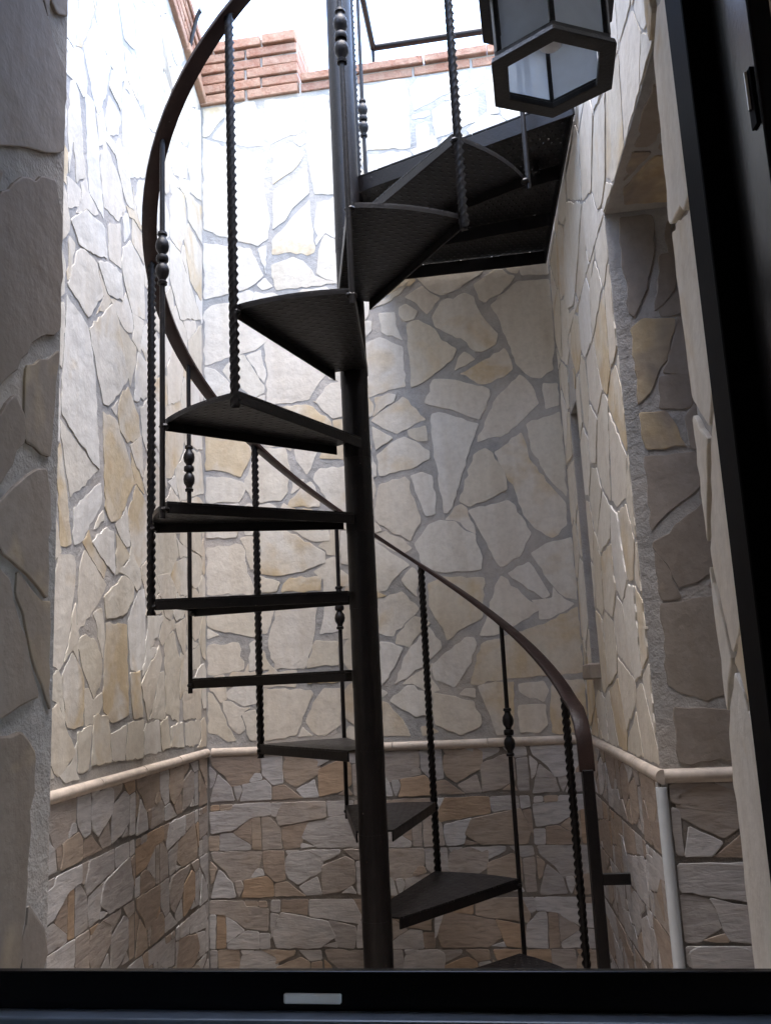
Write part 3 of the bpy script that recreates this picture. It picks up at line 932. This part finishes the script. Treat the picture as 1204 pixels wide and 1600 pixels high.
def copy_tree(o, parent):
    c = o.copy(); COL.objects.link(c); c.parent = parent
    for ch in list(o.children): copy_tree(ch, c)
    return c
treads = [tr0] + [copy_tree(tr0, st) for _ in range(10)]
for i, o in enumerate(treads):
    k = i + 1
    o.location = (0, 0, k * RISE); o.rotation_euler = (0, 0, T0 + (k - .5) * DT + RNG.normal(0, .006))
# balusters
LB = HR + .045
def twisted(L, half=.0098, pitch=.088):
    vs, fs = [], []; n = int(L / .0055)
    for i in range(n + 1):
        z = L * i / n; t = 2 * math.pi * z / pitch
        for k in range(8):
            a = t + k * math.pi / 4; r = half * (1.30 if k % 2 == 0 else .80)
            vs.append((r * math.cos(a), r * math.sin(a), z))
    for i in range(n):
        for k in range(8): a = i * 8 + k; b = i * 8 + (k + 1) % 8; fs.append((a, b, b + 8, a + 8))
    fs += [tuple(range(8))[::-1], tuple(range(n * 8, n * 8 + 8))]
    return mesh('baluster', vs, fs, True)
TW = twisted(LB); TW.materials.append(M['iron'])
m = MB(); m.tube([(0, 0, 0), (0, 0, LB)], .0072, 14); PLm = m
KN = [(-.078, .0075), (-.077, .0125), (-.070, .0135), (-.066, .0095), (-.060, .0105), (-.050, .0165), (-.038, .0185), (-.026, .0165), (-.018, .0105), (-.013, .0095), (-.011, .0150), (-.006, .0165), (0, .0165), (.005, .0150), (.007, .0095), (.013, .0105), (.022, .0165), (.034, .0185), (.046, .0165), (.056, .0105), (.062, .0095), (.066, .0135), (.073, .0125), (.074, .0075)]
def place(o, k, z): o.location = SP(k) - AX + Zv * z
plain0 = sbuild(PLm, 'baluster', M['iron'], smooth=True)
knot0 = sbuild(MB().tube([(0, 0, z) for z, r in KN], [r for z, r in KN], 18), 'turned_knot', M['iron'], plain0, smooth=True)
knot0.location = (0, 0, .045 + HR * .655)
used = False
for k in range(0, 13):
    if k % 2 == 0: o = link('baluster', TW, None, st)
    else:
        o = plain0 if not used else copy_tree(plain0, st); used = True
    place(o, k, k * RISE - .045)
    o.rotation_euler = (0, 0, k * 1.3)
# handrail: flat bar on the helix, its foot bending down over the newel
KNW = -.52
path = [(KNW, .795), (KNW + .005, .84), (KNW + .03, .885), (-.42, .925), (-.30, .962)] + [(-.15 + .15 * i, HR + (-.15 + .15 * i) * RISE) for i in range(0, 84)]
pts = [SP(k) + Zv * z for k, z in path]; vs, fs = [], []
for i, p in enumerate(pts):
    d = (pts[min(i + 1, len(pts) - 1)] - pts[max(i - 1, 0)]).normalized(); k = path[i][0]
    e = Vector((math.cos(T0 + k * DT), math.sin(T0 + k * DT), 0)); g = d.cross(e).normalized(); e = g.cross(d).normalized()
    for a, b in ((-1, -.72), (-.82, -1), (.82, -1), (1, -.72), (1, .72), (.82, 1), (-.82, 1), (-1, .72)): vs.append(p + e * a * .0215 + g * b * .0062 - AX)
n = len(pts)
for i in range(n - 1):
    for k in range(8): a = i * 8 + k; b = i * 8 + (k + 1) % 8; fs.append((a, b, b + 8, a + 8))
fs += [tuple(range(8))[::-1], tuple(range((n - 1) * 8, n * 8))]
me = mesh('handrail', vs, fs, True)
try: me.set_sharp_from_angle(angle=R_(35))
except Exception: pass
link('handrail', me, M['rail'], st)
nw = SP(KNW)
ang = T0 + KNW * DT; ex = Vector((math.cos(ang), math.sin(ang), 0))
m = MB(); m.bar(nw - AX, nw - AX + Zv * .80, .03, .03, ex); o = sbuild(m, 'newel_post', M['iron'], bevel=.002); o.location = (0, 0, 0)
m = MB(); zb = .515; m.bar(nw - AX + Vector((.013, 0, zb)), Vector((rw(nw.y) - .002, nw.y - .01, zb)) - AX, .012, .030); o = sbuild(m, 'wall_bracket', M['iron'], bevel=.0015); o.location = (0, 0, 0)
# landing: pressed plate tray on cross bars
ZL = 12 * RISE
LQ = [Vector((-.048, 2.570, 0)), Vector((rw(2.215) - .012, 2.215, 0)), PR + Vector((-.014, -.012, 0)), BACK.at((Vector((.03, 3.2, 0)) - PL).dot(U), 0, .014)]
m = MB(); m.prism([p + Zv * (ZL - .004) - AX for p in LQ], [p + Zv * ZL - AX for p in LQ]); land = sbuild(m, 'landing', M['landing_plate']); land.location = (0, 0, 0)
def lbar(a, b, name='landing_bar', w_=.006, hgt=.05):
    m_ = MB(); z = ZL - .0065; d = (b - a).normalized(); nn = Vector((-d.y, d.x, 0)) * w_
    m_.prism([q + Zv * (z - hgt) - AX for q in (a, b, b + nn, a + nn)], [q + Zv * z - AX for q in (a, b, b + nn, a + nn)])
    o_ = sbuild(m_, name, M['iron'], land, bevel=.001); o_.location = (0, 0, 0); return o_
for i in range(4): lbar(LQ[i], LQ[(i + 1) % 4], 'landing_edge')
for f in (.36, .68): lbar(LQ[0].lerp(LQ[3], f) + U * .008, LQ[1].lerp(LQ[2], f) - U * .008)

# ------------------------------------------------------------------ guard rail above the landing
g0 = Vector((-.035, 2.66, 0))
gr = tag(empty('guard_rail', (-.035, 2.72, ZL)), 'thin iron guard rail above the landing, turning along the brick coping', 'railing')
def gpart(m_, name, **k): 
    o_ = m_.build(name, M['iron'], None, **k); o_.parent = gr; o_.location = Vector(o_.location) - gr.location; return o_
cz = 3.685; gc = Vector((.040, 3.31, cz)); ge = gc + U * .72
m = MB(); m.tube([Vector((-.045, 2.60, cz)), gc], .013, 12); gpart(m, 'top_rail', smooth=True)
m = MB(); m.tube([gc - U * .008, ge], .014, 12); gpart(m, 'top_rail', smooth=True)
for p in (gc, ge - U * .02):
    m = MB(); m.tube([Vector((p.x, p.y, TOPB + .08)), Vector((p.x, p.y, cz))], .0075, 10); gpart(m, 'post', smooth=True)
b1 = link('baluster', TW, None, gr); b1.location = Vector((-.037, 2.72, ZL - .02)) - gr.location
m = MB(); m.tube([(0, 0, 0), (0, 0, cz - ZL)], .0072, 14); b2 = m.build('baluster', M['iron'], None, smooth=True); b2.parent = gr; b2.location = Vector((-.013, 2.95, ZL)) - gr.location
kk = knot0.copy(); COL.objects.link(kk); kk.parent = b2; kk.location = (0, 0, .47)

# ------------------------------------------------------------------ hexagonal lantern
lc = Vector((.332, 1.398, 2.10)); la = R_(-99.7)
ln = tag(empty('hanging_lantern', lc), 'black hexagonal lantern with rippled glass panes hanging near the window', 'lantern')
def hx(r, z, i): return Vector((math.cos(la + i * math.pi / 3) * r, math.sin(la + i * math.pi / 3) * r, z))
def lpart(m_, name, mat, **k): o_ = m_.build(name, mat, None, **k); o_.parent = ln; return o_
def hexring(ro, ri, z0, z1, ro1=None, ri1=None):
    ro1 = ro1 or ro; ri1 = ri1 or ri; m_ = MB()
    vs = [hx(ro, z0, i) for i in range(6)] + [hx(ri, z0, i) for i in range(6)] + [hx(ro1, z1, i) for i in range(6)] + [hx(ri1, z1, i) for i in range(6)]
    fs = []
    for i in range(6):
        j = (i + 1) % 6
        fs += [(i, j, 6 + j, 6 + i), (12 + i, 12 + j, 18 + j, 18 + i), (i, j, 12 + j, 12 + i), (6 + i, 6 + j, 18 + j, 18 + i)]
    return m_.add(vs, fs)
lpart(hexring(.122, .089, 0, .012, .119, .089), 'bottom_ring', M['lantern'], bevel=.0015)
lpart(hexring(.112, .100, .0125, .024), 'pane_seat', M['lantern'], bevel=.001)
for i in range(6):
    m = MB(); m.bar(hx(.106, .0245, i), hx(.108, .142, i), .010, .010, hx(1, 0, i)); lpart(m, 'corner_bar', M['lantern'], bevel=.001)
    a, b = hx(.1035, .0245, i), hx(.1035, .0245, (i + 1) % 6); c_, d_ = hx(.1055, .141, (i + 1) % 6), hx(.1055, .141, i)
    t_ = (b - a) * .06; nn = ((a + b) / 2); nn.z = 0; nn = nn.normalized() * .003
    q = [a + t_, b - t_, c_ - t_, d_ + t_]
    m = MB(); m.prism(q, [p - nn for p in q]); lpart(m, 'glass_pane', M['glass'])
lpart(hexring(.138, .096, .1425, .154, .134, .096), 'eave_ring', M['lantern'], bevel=.0015)
m = MB()
prof = [(.132, .1545), (.11, .170), (.075, .195), (.045, .217), (.030, .236), (.022, .262)]
vs = [hx(r, z, i) for r, z in prof for i in range(6)]; fs = [(j * 6 + i, j * 6 + (i + 1) % 6, j * 6 + 6 + (i + 1) % 6, j * 6 + 6 + i) for j in range(len(prof) - 1) for i in range(6)]
fs += [tuple(range(6))[::-1], tuple(range(len(vs) - 6, len(vs)))]
m.add(vs, fs); lpart(m, 'roof', M['lantern'])
m = MB(); m.tube([(0, 0, .149), (0, 0, .126), (0, 0, .124)], [.016, .016, .012], 14); lpart(m, 'lamp_holder', M['plug'], smooth=True)
m = MB(); m.tube([(0, 0, .1235), (0, 0, .110), (0, 0, .095), (0, 0, .075), (0, 0, .062), (0, 0, .055), (0, 0, .053)], [.012, .014, .020, .023, .020, .011, .002], 18); lpart(m, 'bulb', M['plug'], smooth=True)
m = MB(); m.prism([hx(.0955, .1495, i) for i in range(6)], [hx(.0955, .1525, i) for i in range(6)]); lpart(m, 'fill_reflector', M['plug'])  # white plate added under the roof to brighten the panes
fp = Vector((lc.x, (VO - lc.x * V.x) / V.y, 0)) - Vector((lc.x, lc.y, 0))
m = MB(); m.tube([fp + Zv * .30, fp * .75 + Zv * .385, fp * .35 + Zv * .40, Vector((0, 0, .375)), Vector((0, 0, .26))], .010, 10); lpart(m, 'arm', M['lantern'], smooth=True)
m = MB(); m.tube([fp - V * -.001 + Zv * .25, fp + V * .012 + Zv * .25], .03, 6); 
m = MB(); m.bar(fp + V * .006 + Zv * .24, fp + V * .006 + Zv * .40, .05, .011, V); lpart(m, 'wall_plate', M['lantern'], bevel=.002)

# ------------------------------------------------------------------ small bulkhead lamp on the left coping
pl_ = CAM + px_ray(318, 6) * (3.16 / px_ray(318, 6).y)
bk = tag(empty('coping_lamp', pl_), 'small clear capsule lamp on the brick coping at upper left', 'lamp')
dv = (CAM + px_ray(323, 18) * (3.16 / px_ray(323, 18).y) - (CAM + px_ray(309, -6) * (3.16 / px_ray(309, -6).y)))
d1 = dv.normalized()
m = MB(); L_ = dv.length * .55; m.tube([-d1 * L_, -d1 * L_ * .93, -d1 * L_ * .75, d1 * L_ * .7, d1 * L_ * .93, d1 * L_], [.006, .018, .024, .024, .016, .004], 16); o = m.build('glass_cover', M['glass'], bk, smooth=True)
m = MB(); m.tube([-d1 * L_ * .5, d1 * L_ * .4], .009, 10); m.build('bulb', M['plug'], bk, smooth=True)
ft = CAM + px_ray(307, 33) * (3.16 / px_ray(307, 33).y) - pl_
m = MB(); m.tube([Vector((-.002, .01, .0)) - d1 * .005, ft * .5 + Vector((-.012, .012, 0)), ft + Vector((-.01, .01, -.01)), ft + Vector((-.03, .012, -.10))], [.010, .009, .008, .008], 8); m.build('bracket', M['iron'], bk, smooth=True)

# ------------------------------------------------------------------ window: black frame, leaf swung inwards
wn = tag(empty('window', W(0, VF, .74)), 'open black aluminium window frame around the view, one leaf swung inwards', 'window')
def wpart(m_, name, mat=None, parent=None, **k):
    o_ = m_.build(name, mat or M['frame'], None, **k); o_.parent = parent or wn
    o_.location = -wn.location if parent is None else (0, 0, 0); return o_
def on_v(x, y, v):
    d = px_ray(x, y); return CAM + d * ((v - CAM.dot(V)) / d.dot(V))
ZT, ZK = on_v(600, 1518.5, .834).z, on_v(600, 1579, .834).z
wpart(wbox(MB(), UL, UR, .834, .844, .60, ZT), 'bottom_rail', M['leaf'], bevel=.0015, seg=2)
wpart(wbox(MB(), UL, UR, .8445, .870, .60, ZT - .045), 'outer_track', bevel=.002, seg=2)
wpart(wbox(MB(), UL, .3, .8085, .8335, .60, ZK), 'track', M['track'], bevel=.002, seg=2)
wpart(wbox(MB(), .196, .262, .800, .870, .8170, 2.52), 'side_post', bevel=.003, seg=2)
wpart(wbox(MB(), UL - .01, UL + .05, .800, .870, .8170, 2.52), 'side_post', bevel=.003, seg=2)
wpart(wbox(MB(), UL + .0505, .1955, .800, .870, 2.45, 2.52), 'top_rail', bevel=.003, seg=2)
pa = W(0, 0, 0)
# plug, placed on the inner face of the bottom rail
q = [on_v(x, y, .8338) for x, y in ((444, 1551), (444, 1567), (534, 1568), (534, 1552))]
m = MB(); m.prism([p for p in q], [p - V * .004 for p in q]); wpart(m, 'drain_plug', M['plug'], bevel=.0012)
hz = W(.2185, .794, 0)
leaf = empty('leaf'); leaf.parent = wn; leaf.location = -wn.location
ld = (W(.275, .26, 0) - W(.2185, .794, 0)).normalized(); ln_ = Vector((-ld.y, ld.x, 0))
if ln_.dot(U) < 0: ln_ = -ln_
def lbox(a, b, z0, z1, t0=0, t1=.045, name='stile', mat=None, bev=.003):
    m_ = MB(); q_ = [hz + ld * a + ln_ * t0, hz + ld * b + ln_ * t0, hz + ld * b + ln_ * t1, hz + ld * a + ln_ * t1]
    m_.prism([p + Zv * z0 for p in q_], [p + Zv * z1 for p in q_]); return wpart(m_, name, mat or M['leaf'], leaf, bevel=bev, seg=2)
lbox(0, .085, .83, 2.44); lbox(.36, .445, .83, 2.44); lbox(.0855, .3595, .83, .91, name='rail'); lbox(.0855, .3595, 2.36, 2.44, name='rail')
lbox(.0855, .3595, .9105, 2.3595, .018, .024, 'glass', M['pane'], 0)
hq = px_ray(1175, 142); hp = CAM + hq * ((hz - CAM).dot(ln_) / hq.dot(ln_)); ha_ = (hp - hz).dot(ld)
for z in (hp.z - .62, hp.z, hp.z + .5):
    b0 = hz + ld * ha_ + Zv * z; b0.z = z
    m = MB(); m.tube([b0 - ln_ * .0035 - Zv * .018, b0 - ln_ * .0035 + Zv * .018], .0020, 12); hg = wpart(m, 'hinge', M['steel'], leaf, smooth=True)
    m = MB(); q_ = [b0 - ld * .006, b0 + ld * .006]; m.prism([p - Zv * .034 - ln_ * .0025 for p in q_] + [p - Zv * .034 for p in q_[::-1]], [p + Zv * .020 - ln_ * .0025 for p in q_] + [p + Zv * .020 for p in q_[::-1]]); wpart(m, 'hinge_plate', M['frame'], leaf, bevel=.0006)

# ------------------------------------------------------------------ door in the doorway on the right
dq = PRN + U * .30; de = (PRF - PRN).normalized()
dr = tag(empty('door', dq), 'dark wooden door set back in the right-hand doorway', 'door')
def dbox(a, b, z0, z1, t0, t1, name, mat):
    m_ = MB(); q_ = [de * a + U * t0, de * b + U * t0, de * b + U * t1, de * a + U * t1]
    m_.prism([p + Zv * z0 for p in q_], [p + Zv * z1 for p in q_]); return m_.build(name, mat, dr, bevel=.002)
DL = (PRF - PRN).length
dbox(.014, DL - .004, .01, SOFZ - .02, .04, .08, 'door_leaf', M['wood'])
for z0, z1 in ((.15, .95), (1.1, 1.95)): dbox(.12, DL - .12, z0, z1, .025, .0395, 'door_panel', M['wood'])

# ------------------------------------------------------------------ the dark room the picture is taken from
def room(name, u0, u1, v0, v1, z0, z1, mat): tag(wbox(MB(), u0, u1, v0, v1, z0, z1).build(name, mat), kind='structure')
room('interior_floor', -2, 2, -3, VI - .004, -.12, 0, M['wood'])
room('ceiling', -2, 2, -3, VI - .004, 2.7, 2.8, M['plaster'])
room('interior_wall_left', -2.1, -2.004, -3, VI - .004, -.12, 2.8, M['plaster'])
m = MB(); wbox(m, 2.004, 2.1, -3, -2.3, -.12, 2.8); wbox(m, 2.004, 2.1, -1.0, VI - .004, -.12, 2.8); wbox(m, 2.004, 2.1, -2.3, -1.0, -.12, .9); wbox(m, 2.004, 2.1, -2.3, -1.0, 2.2, 2.8)  # unseen opening added in this wall to let fill daylight into the room
tag(m.build('interior_wall_right', M['plaster']), kind='structure')
room('interior_wall_rear', -2, 2, -3.1, -3.004, -.12, 2.8, M['plaster'])
print('stones', nb, nl, 'objects', len(bpy.data.objects))
